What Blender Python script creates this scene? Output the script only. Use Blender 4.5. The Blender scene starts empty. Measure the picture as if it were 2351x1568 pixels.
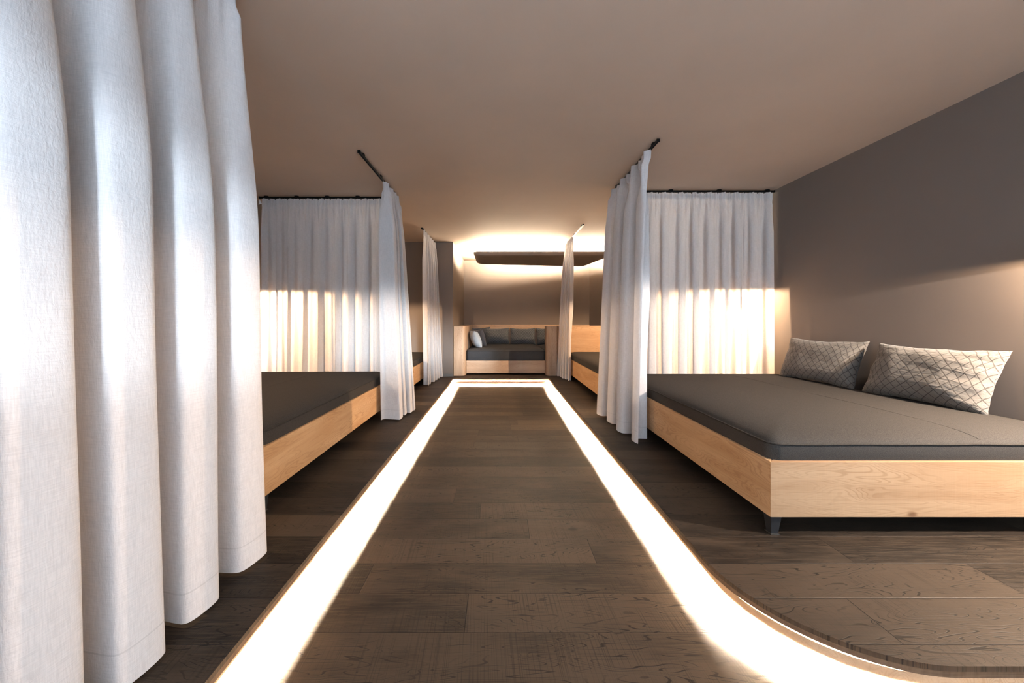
import bpy, bmesh, math, random
from mathutils import Vector, Matrix, noise as mnoise
random.seed(7)
PI = math.pi
SC = bpy.context.scene
COL = SC.collection

# ------------------------------------------------------------------ node helpers
class NT:
    def __init__(s, name):
        s.m = bpy.data.materials.new(name); s.m.use_nodes = True
        s.t = s.m.node_tree; s.t.nodes.clear()
        s.out = s.t.nodes.new('ShaderNodeOutputMaterial')
    def put(s, sock, v):
        if isinstance(v, bpy.types.NodeSocket): s.t.links.new(v, sock)
        elif isinstance(v, (tuple, list)) and sock.type == 'RGBA' and len(v) == 3: sock.default_value = (*v, 1)
        else: sock.default_value = v
    def n(s, typ, ins=None, out=0, **attrs):
        nd = s.t.nodes.new(typ)
        for k, v in attrs.items(): setattr(nd, k, v)
        for k, v in (ins or {}).items(): s.put(nd.inputs[k], v)
        return nd.outputs[out]
    def math(s, op, a, b=0.0, c=0.0):
        nd = s.t.nodes.new('ShaderNodeMath'); nd.operation = op
        for i, v in enumerate((a, b, c)): s.put(nd.inputs[i], v)
        return nd.outputs[0]
    def add(s, a, b): return s.math('ADD', a, b)
    def sub(s, a, b): return s.math('SUBTRACT', a, b)
    def mul(s, a, b): return s.math('MULTIPLY', a, b)
    def pos(s):
        p = s.n('ShaderNodeNewGeometry'); return s.xyz(p)
    def xyz(s, v):
        nd = s.t.nodes.new('ShaderNodeSeparateXYZ'); s.t.links.new(v, nd.inputs[0])
        return nd.outputs[0], nd.outputs[1], nd.outputs[2]
    def uv(s):
        return s.xyz(s.n('ShaderNodeTexCoord', out=2))
    def vec(s, x, y, z=0.0):
        return s.n('ShaderNodeCombineXYZ', {0: x, 1: y, 2: z})
    def noise(s, v, scale=1, detail=2, rough=.5, dist=0.0):
        return s.n('ShaderNodeTexNoise', {'Vector': v, 'Scale': scale, 'Detail': detail, 'Roughness': rough, 'Distortion': dist})
    def white(s, v):
        return s.n('ShaderNodeTexWhiteNoise', {'Vector': v}, noise_dimensions='3D')
    def ss(s, v, a, b, lo=0.0, hi=1.0):
        return s.n('ShaderNodeMapRange', {0: v, 1: a, 2: b, 3: lo, 4: hi}, interpolation_type='SMOOTHSTEP')
    def mix(s, f, a, b, blend='MIX'):
        nd = s.t.nodes.new('ShaderNodeMix'); nd.data_type = 'RGBA'; nd.blend_type = blend
        s.put(nd.inputs[0], f); s.put(nd.inputs[6], a); s.put(nd.inputs[7], b)
        return nd.outputs[2]
    def bump(s, h, strength=.3, dist=.01):
        return s.n('ShaderNodeBump', {'Strength': strength, 'Distance': dist, 'Height': h})
    def bsdf(s, **k):
        nd = s.t.nodes.new('ShaderNodeBsdfPrincipled')
        for a, v in k.items():
            s.put(nd.inputs[a.replace('_', ' ')], v)
        s.t.links.new(nd.outputs[0], s.out.inputs[0]); return nd.outputs[0]

def oak_plank_dark():
    s = NT('dark_oak_planks'); X, Y, Z = s.pos()
    W, Lp = .18, 2.05
    ry = s.math('DIVIDE', s.sub(Y, 1.257), W)
    row = s.math('FLOOR', ry); fy = s.math('FRACT', ry)
    r1 = s.white(s.vec(row, 3.7, 1.1))
    px = s.add(s.math('DIVIDE', X, Lp), s.mul(r1, 9.3))
    colm = s.math('FLOOR', px); fx = s.math('FRACT', px)
    rnd = s.white(s.vec(row, colm, 5.5))
    rnd2 = s.white(s.vec(colm, row, 8.5))
    yl = s.mul(s.sub(fy, .5), W)
    # cathedral grain: contour lines of a noise drawn out along the board
    g = s.noise(s.vec(s.add(s.mul(X, 1.25), s.mul(rnd, 40)), s.mul(yl, 11.), s.mul(rnd2, 60)), 1.5, 1.6, .5, .35)
    con = s.math('SINE', s.mul(g, 135))
    lines = s.ss(con, .80, .97)
    lmask = s.ss(s.noise(s.vec(s.mul(X, 1.7), s.mul(Y, 9), rnd), 1.3, 2), .36, .60)
    lines = s.mul(lines, s.add(.18, s.mul(lmask, .82)))
    fib = s.noise(s.vec(s.mul(X, 7), s.mul(Y, 190), rnd), 1, 3, .6)
    blot = s.noise(s.vec(s.mul(X, 2.2), s.mul(Y, 6), s.mul(rnd, 20)), 1.4, 3, .55, .3)
    sx = s.add(X, s.mul(Y, .06))
    saw = s.noise(s.vec(s.mul(sx, 250), s.mul(Y, 1.2), s.mul(rnd, 70)), 1, 2, .6)
    sawm = s.ss(s.noise(s.vec(s.mul(X, 2.5), s.mul(Y, 7), s.mul(rnd, 9)), 1.2, 1), .38, .62)
    sawl = s.mul(s.ss(saw, .5, .66), s.add(.3, s.mul(sawm, .7)))
    tone = s.add(s.mul(blot, .85), s.mul(rnd, .48))
    c = s.mix(s.ss(tone, .38, .92), (.015, .0105, .0075), (.066, .0465, .0325))
    c = s.mix(s.mul(s.ss(fib, .42, .66), .60), c, (.074, .053, .037))
    c = s.mix(s.mul(lines, .9), c, (.008, .006, .0045))
    c = s.mix(s.mul(sawl, .42), c, (.012, .0085, .006))
    # knots
    vd = s.t.nodes.new('ShaderNodeTexVoronoi')
    s.put(vd.inputs['Vector'], s.vec(s.mul(X, 1.9), s.mul(Y, 3.1), 0.)); vd.inputs['Scale'].default_value = 1.0
    kc = s.xyz(vd.outputs['Color'])[0]
    kd = s.add(vd.outputs['Distance'], s.mul(s.sub(fib, .5), .02))
    knot = s.mul(s.ss(kd, .075, .035), s.math('GREATER_THAN', kc, .62))
    c = s.mix(s.mul(knot, .85), c, (.018, .012, .009))
    # joints
    gy = s.math('MINIMUM', fy, s.sub(1., fy)); gx = s.math('MINIMUM', fx, s.sub(1., fx))
    gap = s.math('MAXIMUM', s.ss(gy, .012, .004), s.ss(gx, .0012, .0005))
    c = s.mix(s.mul(gap, .85), c, (.010, .007, .006))
    h = s.sub(s.add(s.mul(fib, .25), s.mul(sawl, -.5)), s.add(s.mul(lines, .45), s.mul(gap, 2.2)))
    s.bsdf(Base_Color=c, Roughness=s.add(.40, s.mul(fib, .22)), Specular_IOR_Level=.3, Normal=s.bump(h, .42, .0016))
    return s.m

def sawn_edge():
    s = NT('sawn_dark_oak_edge'); X, Y, Z = s.pos()
    a = s.noise(s.vec(s.mul(X, 60), s.mul(Y, 60), s.mul(Z, 20)), 1, 2, .6); b = s.noise(s.vec(s.mul(X, 4), s.mul(Y, 4), s.mul(Z, 160)), 1, 3, .6)
    c = s.mix(s.ss(s.add(s.mul(a, .5), s.mul(b, .5)), .35, .65), (.10, .070, .047), (.145, .105, .072))
    s.bsdf(Base_Color=c, Roughness=.6, Specular_IOR_Level=.25, Normal=s.bump(s.add(a, b), .3, .001)); return s.m

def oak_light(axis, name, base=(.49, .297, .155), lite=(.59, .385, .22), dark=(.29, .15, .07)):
    s = NT(name); P = s.pos()
    i = 'xyz'.index(axis)
    a = P[i]; o = [P[k] for k in range(3) if k != i]
    across = s.add(o[1], s.mul(o[0], .83))
    g = s.noise(s.vec(s.mul(a, 1.15), s.mul(o[0], 7.), s.mul(o[1], 7.5)), 1.3, 2.2, .5, .5)
    con = s.math('SINE', s.mul(g, 150))
    ln = s.ss(con, .2, 1.)
    lm = s.ss(s.noise(s.vec(s.mul(a, 1.3), s.mul(o[0], 6), s.mul(o[1], 6)), 1.2, 2), .36, .64)
    fib = s.noise(s.vec(s.mul(a, 5), s.mul(o[0], 150), s.mul(o[1], 150)), 1, 3, .6)
    saw = s.noise(s.vec(s.mul(a, 75), s.mul(across, 2), 0.), 1, 2, .6)
    c = s.mix(s.ss(g, .3, .72), lite, base)
    c = s.mix(s.mul(s.mul(ln, s.add(.15, s.mul(lm, .85))), .34), c, dark)
    c = s.mix(s.mul(s.ss(fib, .48, .75), .30), c, dark)
    vd = s.t.nodes.new('ShaderNodeTexVoronoi')
    s.put(vd.inputs['Vector'], s.vec(s.mul(a, 2.6), s.mul(o[0], 4.6), s.mul(o[1], 4.6)))
    vd.inputs['Scale'].default_value = 1.0
    kc = s.xyz(vd.outputs['Color'])[0]
    knot = s.mul(s.ss(s.add(vd.outputs['Distance'], s.mul(s.sub(fib, .5), .04)), .085, .03), s.math('GREATER_THAN', kc, .5))
    c = s.mix(s.mul(knot, .75), c, (.14, .07, .035))
    h = s.sub(s.add(s.mul(fib, .3), s.mul(saw, .55)), s.mul(ln, .3))
    s.bsdf(Base_Color=c, Roughness=.52, Specular_IOR_Level=.3, Normal=s.bump(h, .22, .0015))
    return s.m

def plaster(name, col, bump=.10, trowel=False):
    s = NT(name); X, Y, Z = s.pos()
    v = s.vec(X, Y, Z)
    n1 = s.noise(v, 1.6, 3, .55); n2 = s.noise(v, 190, 2, .6)
    c = s.mix(n1, tuple(x * .93 for x in col), tuple(x * 1.07 for x in col))
    h = s.mul(n2, .35)
    if trowel:
        tr = s.noise(s.vec(s.mul(X, 2.2), s.mul(Y, 7.), 0.), 1.2, 4, .6, 1.4)
        trm = s.mul(s.ss(Y, 4.2, 4.9), s.ss(Y, 7.0, 6.2))
        h = s.add(h, s.mul(s.mul(s.ss(tr, .36, .62), trm), 1.3))
    s.bsdf(Base_Color=c, Roughness=.78, Specular_IOR_Level=.25, Normal=s.bump(h, bump, .004))
    return s.m

def linen(name, col=(.70, .665, .65), sheer=.25):
    s = NT(name); u, v, _ = s.uv()
    warp = s.noise(s.vec(s.mul(u, 420), s.mul(v, 26), 0.), 1, 2, .6)
    weft = s.noise(s.vec(s.mul(u, 22), s.mul(v, 420), 3.), 1, 2, .6)
    slub = s.noise(s.vec(s.mul(u, 95), s.mul(v, 7), 7.), 1, 2, .5)
    crin = s.noise(s.vec(s.mul(u, 115), s.mul(v, 48), 1.), 1, 3, .55, .6)
    wv = s.add(s.mul(warp, .5), s.mul(weft, .5))
    c = s.mix(s.ss(wv, .36, .64), tuple(x * .90 for x in col), tuple(min(1, x * 1.05) for x in col))
    c = s.mix(s.mul(s.ss(slub, .45, .7), .16), c, tuple(x * .72 for x in col))
    hem = s.math('COMPARE', v, .095, .0025)
    c = s.mix(s.mul(hem, .3), c, tuple(x * .55 for x in col))
    h = s.add(s.mul(crin, 1.), s.mul(wv, .18))
    nb = s.bump(h, .42, .0045)
    d = s.n('ShaderNodeBsdfDiffuse', {'Color': c, 'Roughness': .5, 'Normal': nb})
    t = s.n('ShaderNodeBsdfTranslucent', {'Color': s.mix(.5, c, (.80, .70, .62)), 'Normal': nb})
    m = s.n('ShaderNodeMixShader', {0: sheer, 1: d, 2: t})
    s.t.links.new(m, s.out.inputs[0])
    return s.m

def felt(name, col=(.075, .066, .058)):
    s = NT(name); X, Y, Z = s.pos()
    v = s.vec(X, Y, Z)
    n1 = s.noise(v, 420, 2, .7); n2 = s.noise(s.vec(s.mul(X, 90), s.mul(Y, 160), s.mul(Z, 160)), 1, 3, .6)
    c = s.mix(s.ss(n1, .32, .68), tuple(x * .55 for x in col), tuple(x * 1.5 for x in col))
    c = s.mix(s.mul(n2, .3), c, tuple(x * 1.25 for x in col))
    s.bsdf(Base_Color=c, Roughness=.88, Specular_IOR_Level=.2, 
           Normal=s.bump(s.add(n1, n2), .25, .0015))
    return s.m

def diamond_fabric(name, col=(.205, .185, .165), line=(.075, .066, .058)):
    s = NT(name); u, v, _ = s.uv()
    wob = s.mul(s.sub(s.noise(s.vec(u, v, 0.), 9, 2), .5), .012)
    a = s.math('DIVIDE', s.add(s.add(u, s.mul(v, .86)), wob), .052)
    b = s.math('DIVIDE', s.add(s.sub(u, s.mul(v, .86)), wob), .052)
    fa = s.math('ABSOLUTE', s.sub(s.math('FRACT', a), .5)); fb = s.math('ABSOLUTE', s.sub(s.math('FRACT', b), .5))
    d = s.math('MAXIMUM', fa, fb)
    lat = s.ss(d, .425, .465)
    rings = s.ss(s.math('SINE', s.mul(d, 75)), -.1, .5)
    weave = s.noise(s.vec(s.mul(u, 500), s.mul(v, 500), 0.), 1, 2, .6)
    c = s.mix(s.mul(rings, .55), col, line)
    c = s.mix(lat, c, line)
    c = s.mix(s.mul(s.ss(weave, .4, .7), .3), c, tuple(x * .5 for x in col))
    crin = s.noise(s.vec(s.mul(u, 9), s.mul(v, 26), 2.), 1, 3, .5, .8)
    h = s.add(s.add(s.mul(crin, 2.0), s.mul(rings, .05)), s.add(s.mul(weave, .06), s.mul(lat, -.12)))
    s.bsdf(Base_Color=c, Roughness=.8, Specular_IOR_Level=.25, Sheen_Weight=.2, Normal=s.bump(h, .55, .012))
    return s.m

def plain_fabric(name, col, crinkle=.5):
    s = NT(name); u, v, _ = s.uv()
    weave = s.noise(s.vec(s.mul(u, 300), s.mul(v, 500), 0.), 1, 2, .6)
    crin = s.noise(s.vec(s.mul(u, 8), s.mul(v, 14), 2.), 1, 3, .5, .9)
    c = s.mix(s.ss(weave, .35, .65), tuple(x * .8 for x in col), tuple(min(1, x * 1.12) for x in col))
    s.bsdf(Base_Color=c, Roughness=.85, Specular_IOR_Level=.2, Sheen_Weight=.15, Normal=s.bump(s.add(crin, s.mul(weave, .05)), crinkle, .012))
    return s.m

def simple(name, col, rough=.5, metal=0., spec=.4):
    s = NT(name); X, Y, Z = s.pos()
    n1 = s.noise(s.vec(X, Y, Z), 60, 2, .5)
    s.bsdf(Base_Color=s.mix(n1, tuple(x * .9 for x in col), tuple(x * 1.1 for x in col)), Roughness=rough, Metallic=metal, Specular_IOR_Level=spec)
    return s.m

def glow(name, col, strength):
    s = NT(name)
    e = s.n('ShaderNodeEmission', {'Color': (*col, 1), 'Strength': strength})
    s.t.links.new(e, s.out.inputs[0]); return s.m

LED = (1.0, .88, .71)
M = dict(
    planks=oak_plank_dark(), wall=plaster('taupe_wall_plaster', (.205, .172, .150)),
    panel=plaster('taupe_panel_paint', (.46, .39, .33)), ceil=plaster('taupe_ceiling_plaster', (.66, .54, .445), .12, True),  # ceiling is the wall paint, its stronger light put into a lighter colour
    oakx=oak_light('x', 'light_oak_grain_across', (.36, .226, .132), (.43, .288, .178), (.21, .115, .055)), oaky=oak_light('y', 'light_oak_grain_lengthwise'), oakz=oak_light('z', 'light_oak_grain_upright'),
    sofax=oak_light('x', 'cool_lit_oak_across', (.50, .355, .245), (.58, .43, .31), (.36, .22, .13)), sofaz=oak_light('z', 'cool_lit_oak_upright', (.50, .355, .245), (.58, .43, .31), (.36, .22, .13)),  # sofa oak made paler: the cool light on it is in the colour
    riser=oak_light('y', 'pale_oak_riser', (.38, .29, .20), (.43, .34, .245), (.27, .19, .12)),
    linen=linen('off_white_linen'), felt=felt('charcoal_felt', (.048, .043, .039)), seam=felt('seam_thread', (.075, .067, .06)), felt_daylit=felt('daylit_charcoal_felt', (.052, .056, .062)), piping=felt('charcoal_piping', (.046, .040, .035)),  # sofa cushion felt carries cool daylight as a bluish tint in its colour
    diamond=diamond_fabric('diamond_jacquard'), diamond_dark=diamond_fabric('dark_diamond_jacquard', (.165, .18, .195), (.045, .05, .056)),  # bluish base of the dark sofa pillows puts cool daylight into their colour
    plain=plain_fabric('ribbed_taupe_fabric', (.17, .15, .145)), white=plain_fabric('white_cotton', (.40, .425, .45)),
    legs=simple('dark_grey_steel', (.035, .035, .037), .45, .3), black=simple('black_metal', (.012, .012, .013), .35, .6), chrome=simple('brushed_metal', (.55, .54, .52), .3, 1.),
    steel=simple('foot_steel', (.3, .29, .28), .4, 1.), edge=sawn_edge(), label=simple('white_label', (.85, .84, .82), .7),
    led=glow('warm_led', LED, 6400), cove=glow('warm_cove_led', (1.0, .87, .68), 330),
    base=simple('grey_baseboard', (.16, .155, .15), .5), frame=simple('window_frame', (.05, .05, .05), .4),
)

# ------------------------------------------------------------------ mesh helpers
def obj(name, bm, mat, parent=None, smooth=False):
    me = bpy.data.meshes.new(name)
    bmesh.ops.recalc_face_normals(bm, faces=bm.faces) if not smooth == 'keep' else None
    bm.to_mesh(me); bm.free()
    o = bpy.data.objects.new(name, me); COL.objects.link(o)
    if isinstance(mat, (list, tuple)):
        for m in mat: me.materials.append(m)
    else: me.materials.append(mat)
    if smooth:
        for p in me.polygons: p.use_smooth = True
    if parent: o.parent = parent; o.matrix_parent_inverse = Matrix.Translation(parent.location).inverted()
    return o

def box(bm, x0, x1, y0, y1, z0, z1, bev=0., seg=2, mi=0):
    r = bmesh.ops.create_cube(bm, size=1, matrix=Matrix.Translation(((x0+x1)/2, (y0+y1)/2, (z0+z1)/2)) @ Matrix.Diagonal((x1-x0, y1-y0, z1-z0, 1)))
    vs = r['verts']
    fs = {f for v in vs for f in v.link_faces}
    for f in fs: f.material_index = mi
    if bev:
        es = {e for v in vs for e in v.link_edges}
        bmesh.ops.bevel(bm, geom=list(es), offset=bev, segments=seg, profile=.5, affect='EDGES')
    return bm

def mkbox(name, mat, parent, *a, **k):
    bm = bmesh.new(); box(bm, *a, **k)
    return obj(name, bm, mat, parent)

def tube(bm, pts, r, seg=8, closed=False):
    n = len(pts); rings = []
    for i, p in enumerate(pts):
        p = Vector(p)
        a = Vector(pts[(i-1) % n] if closed or i else pts[i]); b = Vector(pts[(i+1) % n] if closed or i < n-1 else pts[i])
        t = (b-a).normalized()
        up = Vector((0, 0, 1)) if abs(t.z) < .9 else Vector((1, 0, 0))
        s1 = t.cross(up).normalized(); s2 = s1.cross(t)
        rings.append([bm.verts.new(p + r*(math.cos(q)*s1 + math.sin(q)*s2)) for q in (2*PI*k/seg for k in range(seg))])
    for i in range(n if closed else n-1):
        A, B = rings[i], rings[(i+1) % n]
        for k in range(seg): bm.faces.new((A[k], A[(k+1) % seg], B[(k+1) % seg], B[k]))
    if not closed:
        bm.faces.new(rings[0]); bm.faces.new(rings[-1])
    return bm

def prism(bm, outline, z0, z1, mi=0):
    lo = [bm.verts.new((x, y, z0)) for x, y in outline]; hi = [bm.verts.new((x, y, z1)) for x, y in outline]
    n = len(outline)
    fs = [bm.faces.new(lo), bm.faces.new(hi)]
    for i in range(n): fs.append(bm.faces.new((lo[i], lo[(i+1) % n], hi[(i+1) % n], hi[i])))
    for f in fs: f.material_index = mi
    return bm

def empty(name, loc, label, cat, group=None):
    o = bpy.data.objects.new(name, None); COL.objects.link(o); o.location = loc
    o.empty_display_size = .1
    tag(o, label, cat, group); return o

def tag(o, label, cat, group=None):
    o['label'] = label; o['category'] = cat
    if group: o['group'] = group
    return o

def struct(o, label=None):
    o['kind'] = 'structure'
    if label: o['label'] = label
    return o

def rrect(x0, x1, y0, y1, r, n=6):
    pts = []
    for cx, cy, a0 in ((x1-r, y1-r, 0), (x0+r, y1-r, 90), (x0+r, y0+r, 180), (x1-r, y0+r, 270)):
        for k in range(n+1):
            a = math.radians(a0 + 90*k/n); pts.append((cx+r*math.cos(a), cy+r*math.sin(a)))
    return pts

# ------------------------------------------------------------------ room
H = 2.425
XR, XL, YB, YR = 2.99, -2.85, 8.23, -1.7
LOW = -.125
PXL, PXR, PYF = -.815, .862, 6.10      # edges of the sunken walkway
T = .12
floor = struct(mkbox('floor', M['planks'], None, XL-.3, XR+.3, YR-.3, PYF+.35, LOW-.1, LOW), 'dark oak plank floor of the sunken walkway')
ceil = struct(mkbox('ceiling', M['ceil'], None, XL-.3, XR+.3, YR-.3, YB+.3, H, H+.12), 'smooth taupe painted ceiling')
def wall_seg(name, a, b, label, z0=LOW-.05, z1=H+.02):
    a, b = Vector(a), Vector(b); d = (b-a).normalized(); nrm = Vector((d.y, -d.x))
    bm = bmesh.new(); prism(bm, [tuple(a), tuple(b), tuple(b+nrm*T), tuple(a+nrm*T)], z0, z1)
    return struct(obj(name, bm, M['wall']), label)
wall_seg('wall_right', (XR, YR), (XR, 6.42), 'taupe wall beside the right-hand daybeds')
wall_seg('wall_alcove_return', (XR+T, 6.42), (2.60, 6.42), 'short taupe wall return beside the alcove')
wall_seg('wall_alcove_right', (2.60, 6.42), (2.12, YB), 'taupe wall at the right of the sofa alcove')
wall_seg('wall_back', (2.12+T, YB), (-.84, YB), 'taupe rear wall above the built-in sofa')
wall_seg('wall_alcove_left', (-.84, YB+T), (-.84, 6.28+T), 'taupe side wall at the left of the sofa alcove')
wall_seg('wall_column', (-.84, 6.28), (XL-T, 6.28), 'grey taupe wall end facing the walkway')
wall_seg('wall_left', (XL, 6.28), (XL, YR), 'taupe wall beside the left-hand daybeds')
# wall behind the camera, with the wide opening that lets the daylight in
OX0, OX1, OZ0, OZ1 = -1.9, 2.97, 1.14, 2.01
bm = bmesh.new()
box(bm, XL-T, OX0, YR-T, YR, LOW-.05, H+.02); box(bm, OX1, XR+T, YR-T, YR, LOW-.05, H+.02)
box(bm, OX0, OX1, YR-T, YR, OZ1, H+.02); box(bm, OX0, OX1, YR-T, YR, LOW-.05, OZ0)
struct(obj('wall_front', bm, M['wall']), 'taupe wall with a wide window behind the viewpoint')
bm = bmesh.new()
for x0, x1, z0, z1 in ((OX0, OX0+.05, OZ0, OZ1), (OX1-.05, OX1, OZ0, OZ1), (OX0, OX1, OZ1-.05, OZ1), (OX0, OX1, OZ0, OZ0+.05)):
    box(bm, x0, x1, YR-.09, YR-.03, z0, z1)
struct(obj('window_1', bm, M['frame']), 'slim dark window frame')
# baseboard on the column
struct(mkbox('baseboard_column', M['base'], None, -1.35, -.845, 6.262, 6.279, .001, .05), 'low grey baseboard at the wall end')

# raised floor around the walkway (one board deck with a rounded front corner)
def deck_outline(off):
    """walkway edge, moved off metres back from the face of the lip"""
    r = .47
    cx, cy = PXR + r, 1.009 + r
    rr = r - off
    arc = [(cx - rr*math.cos(a), cy - rr*math.sin(a)) for a in (PI/2*(1-k/28) for k in range(29))]
    edge = [(XR, 1.009+off)] + arc + [(PXR+off, PYF+off), (PXL-off, PYF+off), (PXL-off, YR)]
    return edge
def deck(bm, off, z0, z1, mi=0):
    e = deck_outline(off)
    prism(bm, e + [(XL, YR), (XL, 6.27), (-.83, 6.27), (-.83, YB), (2.12, YB), (2.59, 6.42), (XR, 6.42)], z0, z1, mi)
bm = bmesh.new()
deck(bm, 0., -.016, 0.)
o1 = struct(obj('floor_platform', bm, M['planks']), 'raised dark oak plank floor around the walkway')
def ribbon(bm, e1, e2, z0, z1, mi=0):
    n = len(e1)
    for i in range(n-1):
        q = [e1[i], e1[i+1], e2[i+1], e2[i]]
        lo = [bm.verts.new((*p, z0)) for p in q]; hi = [bm.verts.new((*p, z1)) for p in q]
        bm.faces.new(lo); bm.faces.new(hi)
        for k in range(4): bm.faces.new((lo[k], lo[(k+1) % 4], hi[(k+1) % 4], hi[k]))
bm = bmesh.new(); ribbon(bm, deck_outline(0.0005), deck_outline(.018), -.034, -.0161)
struct(obj('trim_1', bm, M['edge']), 'dark oak edge nosing of the raised floor')
bm = bmesh.new(); ribbon(bm, deck_outline(.0465), deck_outline(.066), LOW+.0005, -.0165); ribbon(bm, deck_outline(.0332), deck_outline(.0347), -.060, -.0165)  # thin second ribbon is an added shield keeping LED light off the riser
struct(obj('trim_2', bm, M['riser']), 'pale oak riser below the raised floor edge, with an added light shield')
# LED strip tucked behind the nosing
ls = empty('led_strip', (PXR+.03, 3., -.025), 'warm white LED strip glowing under the raised floor edge along the walkway', 'led strip')
bm = bmesh.new(); ribbon(bm, deck_outline(.0215), deck_outline(.0331), -.024, -.0168)
obj('profile', bm, M['black'], ls)
bm = bmesh.new(); e1, e2 = deck_outline(.0218), deck_outline(.032)
for i in range(len(e1)-1):
    bm.faces.new([bm.verts.new((*p, -.0266)) for p in (e1[i], e2[i], e2[i+1], e1[i+1])])
lo = obj('light_line', bm, M['led'], ls, smooth='keep')
for p in lo.data.polygons: p.use_smooth = False

# ------------------------------------------------------------------ daybeds
def lerp(a, b, t): return a + (b-a)*t
def mattress_bm(x0, x1, y0, y1, z0, z1, seed):
    """upholstered slab: rounded corners, soft top crowned a little"""
    bm = bmesh.new(); nu, nv = 36, 40; r = .055
    def ring(inset, z):
        return [(x, y, z) for x, y in rrect(x0+inset, x1-inset, y0+inset, y1-inset, max(.012, r-inset*.6), 6)]
    prof = [(.004, z0), (.0, z0+.012), (.0, z1-.034), (.001, z1-.026), (.006, z1-.017), (.018, z1-.007), (.04, z1+.003), (.09, z1+.014), (.15, z1+.021), (.24, z1+.026), (.38, z1+.029), (.55, z1+.030)]
    rings = []
    for ins, z in prof:
        rings.append([bm.verts.new((p[0], p[1], p[2] + .006*mnoise.noise((p[0]*2.3, p[1]*2.3, seed)) * (1 if z > z1-.03 else 0))) for p in ring(ins, z)])
    n = len(rings[0])
    for A, B in zip(rings, rings[1:]):
        for k in range(n): bm.faces.new((A[k], A[(k+1) % n], B[(k+1) % n], B[k]))
    bm.faces.new(rings[-1]); bm.faces.new(rings[0])
    return bm

def daybed(x0, x1, y0, y1, label, zone, path_side):
    """x0<x1; path_side -1: walkway edge at x0, +1: at x1"""
    zb, zt, th = .087, .345, .030
    root = empty('daybed', ((x0+x1)/2, (y0+y1)/2, 0), label, 'daybed', 'oak framed daybeds beside the walkway')
    def mitred(name, mat, quad):
        bm = bmesh.new(); prism(bm, quad, zb, zt)
        bmesh.ops.bevel(bm, geom=[e for e in bm.edges if abs(e.verts[0].co.z-e.verts[1].co.z) < 1e-6], offset=.0018, segments=2, affect='EDGES')
        obj(name, bm, mat, root)
    g = .0003
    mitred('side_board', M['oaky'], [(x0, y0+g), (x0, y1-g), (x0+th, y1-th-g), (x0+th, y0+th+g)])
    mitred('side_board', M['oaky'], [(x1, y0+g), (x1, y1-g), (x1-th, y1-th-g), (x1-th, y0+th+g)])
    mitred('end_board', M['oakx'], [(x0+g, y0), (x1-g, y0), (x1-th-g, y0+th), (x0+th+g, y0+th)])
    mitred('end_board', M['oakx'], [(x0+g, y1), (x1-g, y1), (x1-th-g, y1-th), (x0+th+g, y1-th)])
    mkbox('slat_base', M['black'], root, x0+th, x1-th, y0+th, y1-th, zt-.06, zt-.025)
    for cx in (x0+.012, x1-.012-.05):
        for cy in (y0+.012, y1-.012-.05):
            bm = bmesh.new()
            top = [(cx, cy), (cx+.05, cy), (cx+.05, cy+.05), (cx, cy+.05)]
            k = .032
            ox = 0. if cx < (x0+x1)/2 else .05-k; oy = 0. if cy < (y0+y1)/2 else .05-k
            bot = [(cx+ox, cy+oy), (cx+ox+k, cy+oy), (cx+ox+k, cy+oy+k), (cx+ox, cy+oy+k)]
            hi_ = [bm.verts.new((*p, zb-.0005)) for p in top]; lo_ = [bm.verts.new((*p, .005)) for p in bot]
            bm.faces.new(hi_); bm.faces.new(lo_)
            for q in range(4): bm.faces.new((lo_[q], lo_[(q+1) % 4], hi_[(q+1) % 4], hi_[q]))
            lg = obj('leg', bm, M['legs'], root)
            mkbox('foot_plate', M['steel'], lg, cx+ox-.004, cx+ox+k+.004, cy+oy-.004, cy+oy+k+.004, .001, .005)
    e = .016
    mx0, mx1, my0, my1 = x0+e, x1-e, y0+e, y1-e
    mt = obj('mattress', mattress_bm(mx0, mx1, my0, my1, zt-.024, .440, y0*3.1+x0), M['felt'], root, smooth=True)
    bm = bmesh.new()
    pts = [(x, y, .420 + .003*mnoise.noise((x*3, y*3, 4.))) for x, y in rrect(mx0-.0015, mx1+.0015, my0-.0015, my1+.0015, .055, 8)]
    dense = []
    for i, p in enumerate(pts):
        q = pts[(i+1) % len(pts)]; d = (Vector(q)-Vector(p)).length; k = max(1, int(d/.08))
        dense += [tuple(Vector(p).lerp(Vector(q), j/k) + Vector((0, 0, .0035*mnoise.noise((p[0]*2+j*.5, p[1]*2, 9.)))) ) for j in range(k)]
    tube(bm, dense, .0042, 6, True); obj('piping', bm, M['piping'], mt, smooth=True)
    # seam line across the cover
    bm = bmesh.new(); sx = lerp(mx0, mx1, .60)
    PR = [(.0, -.034), (.006, -.017), (.018, -.007), (.04, .003), (.09, .014), (.15, .021), (.24, .026), (.38, .029), (.55, .030)]
    def topz(x, y):
        d = min(x-mx0, mx1-x, y-my0, my1-y)
        for (d0, h0), (d1, h1) in zip(PR, PR[1:]):
            if d <= d1: return .440 + h0 + (h1-h0)*(d-d0)/(d1-d0)
        return .440 + PR[-1][1]
    tube(bm, [(sx, y, topz(sx, y)+.006*mnoise.noise((sx*2.3, y*2.3, y0*3.1+x0))+.0004) for y in (lerp(my0+.02, my1-.02, k/80) for k in range(81))], .0007, 5)
    obj('seam', bm, M['seam'], mt)
    return root

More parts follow.
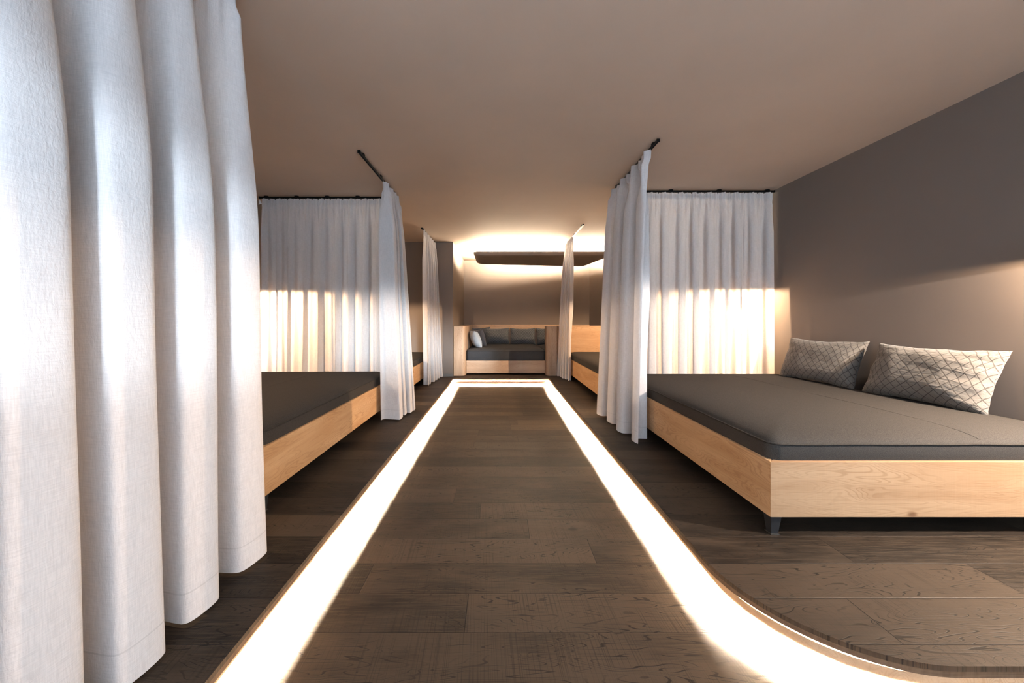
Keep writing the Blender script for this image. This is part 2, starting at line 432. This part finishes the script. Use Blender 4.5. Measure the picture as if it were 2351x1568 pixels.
daybed(1.26, 2.975, 1.62, 3.70, 'oak daybed with two diamond-pattern pillows at its wall end', 'r', -1)
daybed(-2.835, -1.22, 1.80, 3.885, 'oak daybed half hidden behind the large foreground curtain', 'l', 1)
daybed(1.21, 2.975, 4.20, 6.27, 'oak daybed beyond the pleated curtain, against the oak partition', 'r', -1)
daybed(-2.835, -1.22, 4.42, 6.24, 'oak daybed showing only a sliver, before the grey wall end', 'l', 1)

# ------------------------------------------------------------------ pillows
def pillow_mesh(a, b, h, seed, wr=1.0):
    """a, b half width / half height, h half thickness; corners pulled to points"""
    bm = bmesh.new(); uvl = bm.loops.layers.uv.new('UVMap')
    nu, nv = 44, 30; g = {}
    for side in (1, -1):
        for i in range(nu+1):
            for j in range(nv+1):
                u, v = -1+2*i/nu, -1+2*j/nv
                u = math.sin(u*PI/2)*.35 + u*.65; v = math.sin(v*PI/2)*.35 + v*.65
                edge = i in (0, nu) or j in (0, nv)
                if side < 0 and edge: g[side, i, j] = g[1, i, j]; continue
                x = a*u*(1-.085*(1-v*v)*abs(u)**2); y = b*v*(1-.12*(1-u*u)*abs(v)**2)
                puff = ((1-u**4)*(1-v**4))**.62 * (1-.18*(u*u+v*v)/2)
                z = side*h*puff
                w = mnoise.noise((u*2.1+seed, v*1.6, seed*1.7+side))*.012
                en = max(0, abs(u)-.45)/.55
                w += wr*en*.020*mnoise.noise((u*1.3, v*6.5+seed, seed+5+side))*(1-abs(u)**6)
                z += side*w*min(1, puff*2.2)
                x += .006*mnoise.noise((v*4, seed, u)) ; y += .006*mnoise.noise((u*4, seed+9, v))
                g[side, i, j] = bm.verts.new((x, y, z))
        for i in range(nu):
            for j in range(nv):
                q = [g[side, i, j], g[side, i+1, j], g[side, i+1, j+1], g[side, i, j+1]]
                ij = [(i, j), (i+1, j), (i+1, j+1), (i, j+1)]
                if side < 0: q.reverse(); ij.reverse()
                f = bm.faces.new(q)
                for lp, (ii, jj) in zip(f.loops, ij): lp[uvl].uv = (a*(-1+2*ii/nu)+seed*.31, b*(-1+2*jj/nv)+seed*.17+(5 if side < 0 else 0))
    return bm
def pillow(name, a, b, h, center, ax, up, mat, label, group, seed, wr=1.):
    bm = pillow_mesh(a, b, h, seed, wr)
    o = obj(name, bm, mat, None, smooth=True)
    ax = Vector(ax).normalized(); up = Vector(up); up = (up - ax*up.dot(ax)).normalized(); nz = ax.cross(up)
    o.matrix_world = Matrix.Translation(center) @ Matrix((ax, up, nz)).transposed().to_4x4()
    return tag(o, label, 'pillow', group)

pillow('pillow', .345, .205, .100, (2.850, 2.33, .640), (.02, -1, 0), (.14, 0, .38), M['diamond'], 'crumpled grey pillow with diamond pattern, nearer of the two on the large daybed', 'diamond pillows on the nearest daybed', 1.3, 1.9)
pillow('pillow', .355, .205, .095, (2.860, 3.12, .643), (.05, -1, 0), (.13, 0, .38), M['diamond'], 'grey diamond-pattern pillow beside the back curtain, farther of the two on the large daybed', 'diamond pillows on the nearest daybed', 2.6, 1.2)

# ------------------------------------------------------------------ built-in sofa in the alcove
so = empty('built_in_sofa', (.4, 7.3, 0), 'oak built-in sofa in the far alcove with grey seat cushion', 'sofa')
def arm_bm(xa, xb, ya, yb, left):
    """upright oak panel with one rounded front corner"""
    r = .07; bm = bmesh.new()
    arc = [(r*math.sin(t), r*math.cos(t)) for t in (PI/2*k/8 for k in range(9))]
    if left: pts = [(xa, ya)] + [(xb-r+p, ya+r-q) for p, q in arc] + [(xb, yb), (xa, yb)]
    else: pts = [(xb, ya)] + [(xa+r-p, ya+r-q) for p, q in arc] + [(xa, yb), (xb, yb)]
    return prism(bm, pts, .001, .905)
obj('armrest', arm_bm(-.835, -.625, 6.35, 8.12, True), M['sofaz'], so)
obj('armrest', arm_bm(.855, 1.045, 6.35, 6.60, False), M['sofaz'], so)
mkbox('front_board', M['sofax'], so, -.622, .852, 6.50, 6.53, .025, .262, bev=.003)
mkbox('back_panel', M['sofax'], so, -.622, 2.05, 8.09, 8.119, .2, .879, bev=.003)
mkbox('cap_rail', M['sofax'], so, -.834, 2.09, 8.10, 8.215, .88, .918, bev=.003)
mkbox('plinth', M['black'], so, -.60, 2.0, 6.66, 8.05, .001, .24)
sc = obj('seat_cushion', mattress_bm(-.618, .848, 6.49, 8.085, .266, .462, 3.3), M['felt_daylit'], so, smooth=True)
bm = bmesh.new(); tube(bm, [(x, y, .438) for x, y in rrect(-.6185, .8485, 6.4885, 8.0865, .055, 8)], .004, 6, True); obj('piping', bm, M['piping'], sc, smooth=True)
sc = obj('seat_cushion', mattress_bm(.854, 2.0, 6.63, 8.085, .266, .462, 5.3), M['felt_daylit'], so, smooth=True)
# oak partition to the right of the sofa, behind the far right daybed
pt = empty('oak_partition', (2., 6.36, 0), 'waist-high oak partition panel behind the far right daybed', 'partition')
mkbox('panel', M['oakx'], pt, 1.05, 2.975, 6.345, 6.385, .001, .895, bev=.002)
mkbox('cap', M['oakx'], pt, 1.05, 2.975, 6.34, 6.41, .8955, .915, bev=.003)

G = 'dark diamond pillows along the sofa back'
pillow('pillow', .28, .20, .075, (-.06, 7.90, .652), (1, .02, .02), (0, .12, .38), M['diamond_dark'], 'dark diamond pillow next to the plain taupe pillow on the sofa', G, 4.4)
pillow('pillow', .29, .20, .075, (.525, 7.90, .652), (1, -.02, 0), (0, .12, .38), M['diamond_dark'], 'dark diamond pillow in the middle of the sofa back, second from the oak pillar', G, 5.2)
pillow('pillow', .29, .20, .075, (1.12, 7.90, .652), (1, -.03, .01), (0, .12, .38), M['diamond_dark'], 'dark diamond pillow on the sofa, partly hidden by the oak pillar', G, 6.1)
pillow('pillow', .27, .20, .07, (-.475, 7.93, .66), (1, .05, .06), (0, .1, .38), M['diamond_dark'], 'dark diamond pillow in the sofa corner behind the taupe pillow', G, 3.1)
pillow('pillow', .25, .195, .07, (-.43, 7.34, .645), (.55, -1, .08), (-.16, .10, .38), M['plain'], 'plain taupe pillow on the sofa behind the white pillow', None, 7.7, .5)
pillow('pillow', .21, .185, .085, (-.475, 6.93, .638), (.28, -1, 0), (-.17, 0, .36), M['white'], 'white pillow leaning on the oak sofa armrest', None, 8.4, .9)

# ------------------------------------------------------------------ curtains
def curtain(name, P0, P1, tips, amp, ztop, zbot, label, group, lean=(0, 0), side=1, pleat=.07, seed=0., topamp=.016, end=0., wmin=None, n_per=40, sq=1.7, hf=5, hm=2, kr=.42, av=.28):
    """cloth hung along the rail line P0->P1. tips: distances along the line of the fold crests;
    side: which way the crests point; lean: drift of the hem away from the rail (start, end)"""
    P0, P1 = Vector(P0), Vector(P1); d = P1-P0; L = d.length; d.normalize(); nr = Vector((-d.y, d.x))*side
    ts = list(tips); ph = []
    # phase as a piecewise function of distance: crest k at phase 2*pi*k
    def phase(t):
        if t <= ts[0]: return -(ts[0]-t)/(ts[1]-ts[0])
        for k in range(len(ts)-1):
            if t <= ts[k+1]: return k + (t-ts[k])/(ts[k+1]-ts[k])
        return len(ts)-1 + (t-ts[-1])/(ts[-1]-ts[-2])
    N = int(n_per*L/((ts[-1]-ts[0])/(len(ts)-1))); R = 64
    bm = bmesh.new(); uvl = bm.loops.layers.uv.new('UVMap'); V = []; U = []
    hgt = ztop-zbot
    for j in range(R+1):
        v = j/R; v = v**1.25 if True else v            # dense at the top
        z = ztop - hgt*v; dz = ztop - z
        row = []; ur = []; acc = 0.; prev = None
        k = min(1, max(0, (dz-pleat*.6)/kr)); k = k*k*(3-2*k)
        below = min(1, max(0, (dz-pleat)/.05))
        for i in range(N+1):
            t = L*i/N; p = phase(t); q = p*2*PI
            kk = math.floor(p+.5); rnd = mnoise.noise((kk*3.71+seed, seed, .5)); rnd2 = mnoise.noise((kk*2.13, seed+4, 1.5))
            A = amp*(1+.35*rnd)*(1-av+av*v)
            qq = q + .35*math.sin(v*2.0+rnd*3+seed) + .45*mnoise.noise((p*.9, v*.8, seed+6))
            big = A*math.tanh(sq*math.cos(qq))/math.tanh(sq) + .10*A*math.cos(2*qq+seed) + amp*.22*mnoise.noise((p*1.9, v*1.4, seed+2))
            small = topamp*(math.cos(q*2.0+.4) + .5*math.cos(q*3.3+1.)) + .35*big
            w = lerp(small, big, k) + (0 if below >= 1 else 0)
            if dz < pleat: w = topamp*.75*math.cos(q*hm+.4) + .2*big + .006*math.cos(q*hf)
            elif dz < pleat+.05: w = lerp(topamp*.75*math.cos(q*hm+.4) + .2*big + .006*math.cos(q*hf), w, (dz-pleat)/.05)
            if dz > pleat+.05: w += .006*math.cos(q*hf)*math.exp(-(dz-pleat-.05)/.10)
            along = .026*amp/.08*math.sin(2*qq)*k + .006*mnoise.noise((p*2.2, v*2, seed+8))*k
            dr = lerp(lean[0], lean[1], t/L)*v**.8
            e = end*v*(t/L)
            if wmin is not None:
                f = min(1, max(0, (dz-1.2)/.5)); x_ = w+dr; w = lerp(x_, wmin+.02*math.log1p(math.exp((x_-wmin)/.02)) , f)-dr
            pos = P0 + d*(t+along+e) + nr*(w+dr)
            zz = z + (.006*mnoise.noise((p*1.7, seed, 3.)) if j == R else 0)
            P = Vector((pos.x, pos.y, zz))
            if prev is not None: acc += (Vector((P.x, P.y)) - Vector((prev.x, prev.y))).length
            prev = P; row.append(bm.verts.new(P)); ur.append(acc)
        V.append(row); U.append(ur)
    Um = U[R//2]
    for j in range(R):
        for i in range(N):
            f = bm.faces.new((V[j][i], V[j][i+1], V[j+1][i+1], V[j+1][i])); f.smooth = True
            for lp, (a, b) in zip(f.loops, ((j, i), (j, i+1), (j+1, i+1), (j+1, i))):
                lp[uvl].uv = (Um[b], V[a][b].co.z-zbot)
    me = bpy.data.meshes.new(name); bm.to_mesh(me); bm.free()
    me.materials.append(M['linen'])
    o = bpy.data.objects.new(name, me); COL.objects.link(o)
    tag(o, label, 'curtain', group)
    # heading tape stitched along the back of the top, gathered
    bm = bmesh.new()
    for i in range(N):
        q = []
        for (a, b) in ((1, i), (1, i+1), (4, i+1), (4, i)):
            q.append(bm.verts.new(V_co(me, N, a, b) - Vector((nr.x, nr.y, 0))*.0022))
        bm.faces.new(q)
    h = obj('heading_tape', bm, M['linen'], o, smooth='keep')
    return o
def V_co(me, N, a, b): return me.vertices[a*(N+1)+b].co.copy()

CG = 'off-white linen curtains around the daybeds'
def frange(a, b, n, jit=.0, s=0):
    return [a+(b-a)*i/(n-1) + (0 if i in (0, n-1) else jit*mnoise.noise((i*5.3, s, 2.))) for i in range(n)]
ZT = 2.3955
# distances are measured from P0
curtain('curtain', (-1.135, 1.475), (-1.135, .06), [.02, .268, .475, .695, .92, 1.15, 1.38], .094, ZT, .010,
        'large off-white linen curtain filling the near foreground', CG, lean=(.032, .035), side=1, seed=1.3, end=0, topamp=.014, kr=1.0, av=.42, n_per=44)
curtain('curtain', (-1.150, 3.46), (-1.150, 3.93), [.07, .22, .33, .43], .088, ZT, .012,
        'narrow bunched linen curtain at the corner of the half hidden daybed', CG, lean=(.06, .13), side=-1, seed=2.7)
left_back = curtain('curtain', (-2.71, 3.975), (-1.24, 3.975), frange(.03, 1.50, 10, .09, 3), .048, ZT, .30,
        'wide linen curtain behind the half hidden daybed, glowing from lamplight', CG, lean=(-.0, -.0), side=-1, seed=4.1, topamp=.010, sq=1.0)
curtain('curtain', (1.22, 2.83), (1.22, 3.735), [.04, .31, .60, .86], .088, ZT, .012,
        'tall pleated linen curtain at the aisle corner of the largest daybed', CG, lean=(.04, .08), wmin=-.030, side=1, seed=5.6, topamp=.026, hm=3)
curtain('curtain', (1.29, 3.785), (2.965, 3.785), frange(.03, 1.64, 11, .10, 6), .046, ZT, .30,
        'wide linen curtain behind the largest daybed, glowing beside the taupe wall', CG, side=-1, seed=6.9, topamp=.010, sq=1.0)
curtain('curtain', (-1.165, 5.32), (-1.165, 6.22), frange(.01, .88, 6, .03, 7), .055, ZT, .012,
        'slim linen curtain in front of the grey wall end', CG, lean=(.02, .10), wmin=-.045, side=-1, seed=8.2)
curtain('curtain', (1.212, 5.76), (1.212, 6.31), frange(.01, .53, 5, .02, 8), .05, ZT, .012,
        'slim linen curtain in front of the oak sofa pillar', CG, lean=(.03, .13), wmin=.012, side=1, seed=9.4)

bm = bmesh.new()
vs = [bm.verts.new(p) for p in ((-2.705, 3.925, 2.375), (-2.672, 3.915, 2.318), (-2.712, 3.92, 2.308))]
bm.faces.new(vs)
obj('care_label', bm, M['label'], left_back, smooth='keep')['label'] = 'small white care label'

# ------------------------------------------------------------------ curtain rails
def rail(P0, P1, label, nclip=3, mat='black', gliders=0):
    P0, P1 = Vector(P0), Vector(P1); d = (P1-P0); L = d.length; d.normalize(); n = Vector((-d.y, d.x))
    root = empty('curtain_rail', (*((P0+P1)/2), H-.02), label, 'curtain rail', 'curtain rails on the ceiling')
    def bar(bm, a, b, w, z0, z1):
        p = [P0+d*a+n*w, P0+d*b+n*w, P0+d*b-n*w, P0+d*a-n*w]; prism(bm, [tuple(q) for q in p], z0, z1)
    bm = bmesh.new()
    bar(bm, 0, L, .0085, 2.404, 2.4165)
    for sgn in (1, -1):
        p = [P0+n*sgn*.0085, P0+d*L+n*sgn*.0085, P0+d*L+n*sgn*.0045, P0+n*sgn*.0045]; prism(bm, [tuple(q) for q in p], 2.398, 2.404)
    obj('track', bm, M[mat], root)
    for k in range(nclip):
        a = .07 + (L-.14)*k/max(1, nclip-1)
        bm = bmesh.new(); bar(bm, a-.022, a+.022, .0125, 2.4085, H-.0005); bar(bm, a-.012, a+.012, .016, 2.4125, H-.0005)
        obj('mounting_clip', bm, M['black'], root)
    for a in (-.010, L):
        bm = bmesh.new(); bar(bm, a, a+.010, .0115, 2.395, 2.4185); obj('end_cap', bm, M['black'], root)
    for k in range(gliders):
        a = .03 + (L-.06)*k/max(1, gliders-1)
        bm = bmesh.new(); bar(bm, a-.003, a+.003, .003, 2.384, 2.398); obj('glider', bm, M['black'], root)
    return root
rail((-1.135, .05), (-1.135, 1.50), 'black ceiling rail of the large foreground curtain')
rail((-1.168, 2.90), (-1.168, 3.93), 'black ceiling rail, half empty, running to the corner of the half hidden daybed', 3)
rail((-2.73, 3.975), (-1.20, 3.975), 'black ceiling rail of the glowing curtain behind the half hidden daybed', 5, gliders=22)
rail((1.235, 2.72), (1.235, 3.73), 'black ceiling rail above the tall pleated curtain of the largest daybed', 3)
rail((1.265, 3.785), (2.975, 3.785), 'black ceiling rail reaching the taupe wall behind the largest daybed', 4, gliders=24)
rail((-1.18, 5.30), (-1.18, 6.25), 'black ceiling rail of the slim curtain before the grey wall end', 2)
rail((1.225, 5.10), (1.225, 6.30), 'bright metal ceiling rail, half empty, near the sofa alcove', 3, 'chrome')

# ------------------------------------------------------------------ floating ceiling panel with hidden light
cp = empty('ceiling_light_panel', (.8, 7.1, 2.24), 'floating taupe ceiling panel with warm light glowing around its edge', 'ceiling light')
corners = [(-.50, 6.50), (2.20, 6.50), (1.94, 7.98), (-.50, 7.64)]
def round_poly(pts, r, n=8):
    out = []; m = len(pts)
    for i in range(m):
        p = Vector(pts[i]); a = (Vector(pts[i-1])-p).normalized(); b = (Vector(pts[(i+1) % m])-p).normalized()
        ang = a.angle(b); tl = r/math.tan(ang/2); c = p + (a+b).normalized()*r/math.sin(ang/2)
        s0 = p+a*tl-c; s1 = p+b*tl-c
        a0 = math.atan2(s0.y, s0.x); da = math.atan2(s0.x*s1.y-s0.y*s1.x, s0.dot(s1))
        for k in range(n+1): t = a0+da*k/n; out.append((c.x+r*math.cos(t), c.y+r*math.sin(t)))
    return out
def inset(pts, dd):
    m = len(pts); out = []
    for i in range(m):
        p = Vector(pts[i]); e = (Vector(pts[(i+1) % m])-Vector(pts[i-1])).normalized(); out.append(tuple(p+Vector((-e.y, e.x))*dd))
    return out
base = round_poly(corners, .13)
bm = bmesh.new(); rings = []
for dd, z in ((.22, 2.232), (.12, 2.236), (.07, 2.242), (.035, 2.252), (.014, 2.266), (.003, 2.281), (.0, 2.292), (.003, 2.302), (.010, 2.306)):
    ce = Vector((.80, 7.10)); ring = [Vector(p).lerp(ce, (dd-.03)*.62) for p in inset(base, .03)] if dd > .03 else inset(base, dd)
    rings.append([bm.verts.new((*p, z)) for p in ring])
for A, B in zip(rings, rings[1:]):
    for k in range(len(A)): bm.faces.new((A[k], A[(k+1) % len(A)], B[(k+1) % len(A)], B[k]))
bm.faces.new(rings[0]); bm.faces.new(rings[-1])
obj('panel', bm, M['panel'], cp)
bm = bmesh.new(); tube(bm, [(*p, 2.322) for p in inset(base, .040)], .014, 8, True); obj('light_line', bm, M['cove'], cp)
for x, y in ((-.1, 7.25), (1.6, 7.25), (-.1, 7.45), (1.6, 7.6)):
    bm = bmesh.new(); tube(bm, [(x, y, 2.3062), (x, y, H-.0005)], .012, 10); obj('mounting_stem', bm, M['black'], cp)

# ------------------------------------------------------------------ wall lamps (open-bottomed shades)
def wall_lamp(x, y, side, label, energy, zc=1.36, col=(1., .72, .46)):
    """side +1: on the right wall; the shade opens downwards"""
    w = XR if side > 0 else XL
    root = empty('wall_lamp', (w-side*.08, y, zc), label, 'wall lamp', 'wall lamps at the head of the daybeds')
    cx = w-side*.090
    hx, hy = .074, .075
    bm = bmesh.new(); t = .004
    box(bm, cx-hx, cx+hx, y-hy, y+hy, zc+.075, zc+.079)
    box(bm, cx-hx, cx-hx+t, y-hy, y+hy, zc, zc+.075); box(bm, cx+hx-t, cx+hx, y-hy, y+hy, zc, zc+.075)
    box(bm, cx-hx+t, cx+hx-t, y-hy, y-hy+t, zc, zc+.075); box(bm, cx-hx+t, cx+hx-t, y+hy-t, y+hy, zc, zc+.075)
    obj('lamp_shade', bm, M['black'], root)
    a, b = sorted((w-side*.001, w-side*.013)); mkbox('wall_plate', M['black'], root, a, b, y-.035, y+.035, zc+.01, zc+.11)
    a, b = sorted((w-side*.0135, cx+side*(hx+.0005))); mkbox('arm', M['black'], root, a, b, y-.012, y+.012, zc+.04, zc+.065)
    bm = bmesh.new(); bmesh.ops.create_uvsphere(bm, u_segments=12, v_segments=8, radius=.012, matrix=Matrix.Translation((cx, y, zc+.022)))
    obj('bulb', bm, M['label'], root)
    ld = bpy.data.lights.new('warm_lamp_light', 'POINT'); ld.energy = energy; ld.color = col; ld.shadow_soft_size = .004
    lo = bpy.data.objects.new('lamp_light', ld); COL.objects.link(lo); lo.location = (cx, y, zc+.004)
    lo.parent = root; lo.matrix_parent_inverse = Matrix.Translation(root.location).inverted()
wall_lamp(XR, 1.57, 1, 'wall lamp on the taupe wall above the largest daybed', 74)
wall_lamp(XR, 1.06, 1, 'added unseen wall lamp brightening the front of the largest daybed', 265, zc=1.40, col=(1., .91, .82))  # added out of view to light the bed front and platform
wall_lamp(XR, 4.40, 1, 'wall lamp behind the curtain of the largest daybed', 340)
wall_lamp(XL, 1.76, -1, 'wall lamp above the half hidden daybed', 100)
wall_lamp(XL, 4.55, -1, 'wall lamp behind the glowing curtain of the half hidden daybed', 240)

# ------------------------------------------------------------------ daylight
sun = bpy.data.lights.new('low_sun', 'SUN'); sun.energy = 2.5; sun.angle = math.radians(4.5); sun.color = (.72, .87, 1.)
so_ = bpy.data.objects.new('low_sun', sun); COL.objects.link(so_)
so_.rotation_euler = Vector((-.34, 1, -.135)).to_track_quat('-Z', 'Y').to_euler(); so_.location = (1.5, -6, 3)
wd = bpy.data.worlds.new('sky'); SC.world = wd; wd.use_nodes = True
bg = wd.node_tree.nodes['Background']; bg.inputs[0].default_value = (.62, .80, 1., 1); bg.inputs[1].default_value = 14.0
pl = bpy.data.lights.new('window_portal', 'AREA'); pl.shape = 'RECTANGLE'; pl.size = OX1-OX0; pl.size_y = OZ1-OZ0; pl.cycles.is_portal = True
po = bpy.data.objects.new('window_portal', pl); COL.objects.link(po); po.location = ((OX0+OX1)/2, YR-.13, (OZ0+OZ1)/2)
po.rotation_euler = (PI/2, 0, PI)

# ------------------------------------------------------------------ camera
cd = bpy.data.cameras.new('camera'); cam = bpy.data.objects.new('camera', cd); COL.objects.link(cam)
cd.sensor_width = 36.; cd.lens = 36.*800/2351; cam.location = (0, 0, 1.0); cam.rotation_euler = (PI/2, 0, 0)
cd.shift_x = (1175.5-1147)/2351; cd.shift_y = -(784-737)/2351
cd.clip_start = .02
SC.camera = cam
SC.view_settings.view_transform = 'Standard'
SC.view_settings.look = 'None'
SC.view_settings.exposure = .5
SC.view_settings.gamma = .86
SC.cycles.max_bounces = 6; SC.cycles.diffuse_bounces = 4; SC.cycles.glossy_bounces = 2; SC.cycles.transmission_bounces = 4
SC.cycles.sample_clamp_indirect = 6.
SC.cycles.adaptive_threshold = .025
SC.cycles.caustics_reflective = False; SC.cycles.caustics_refractive = False
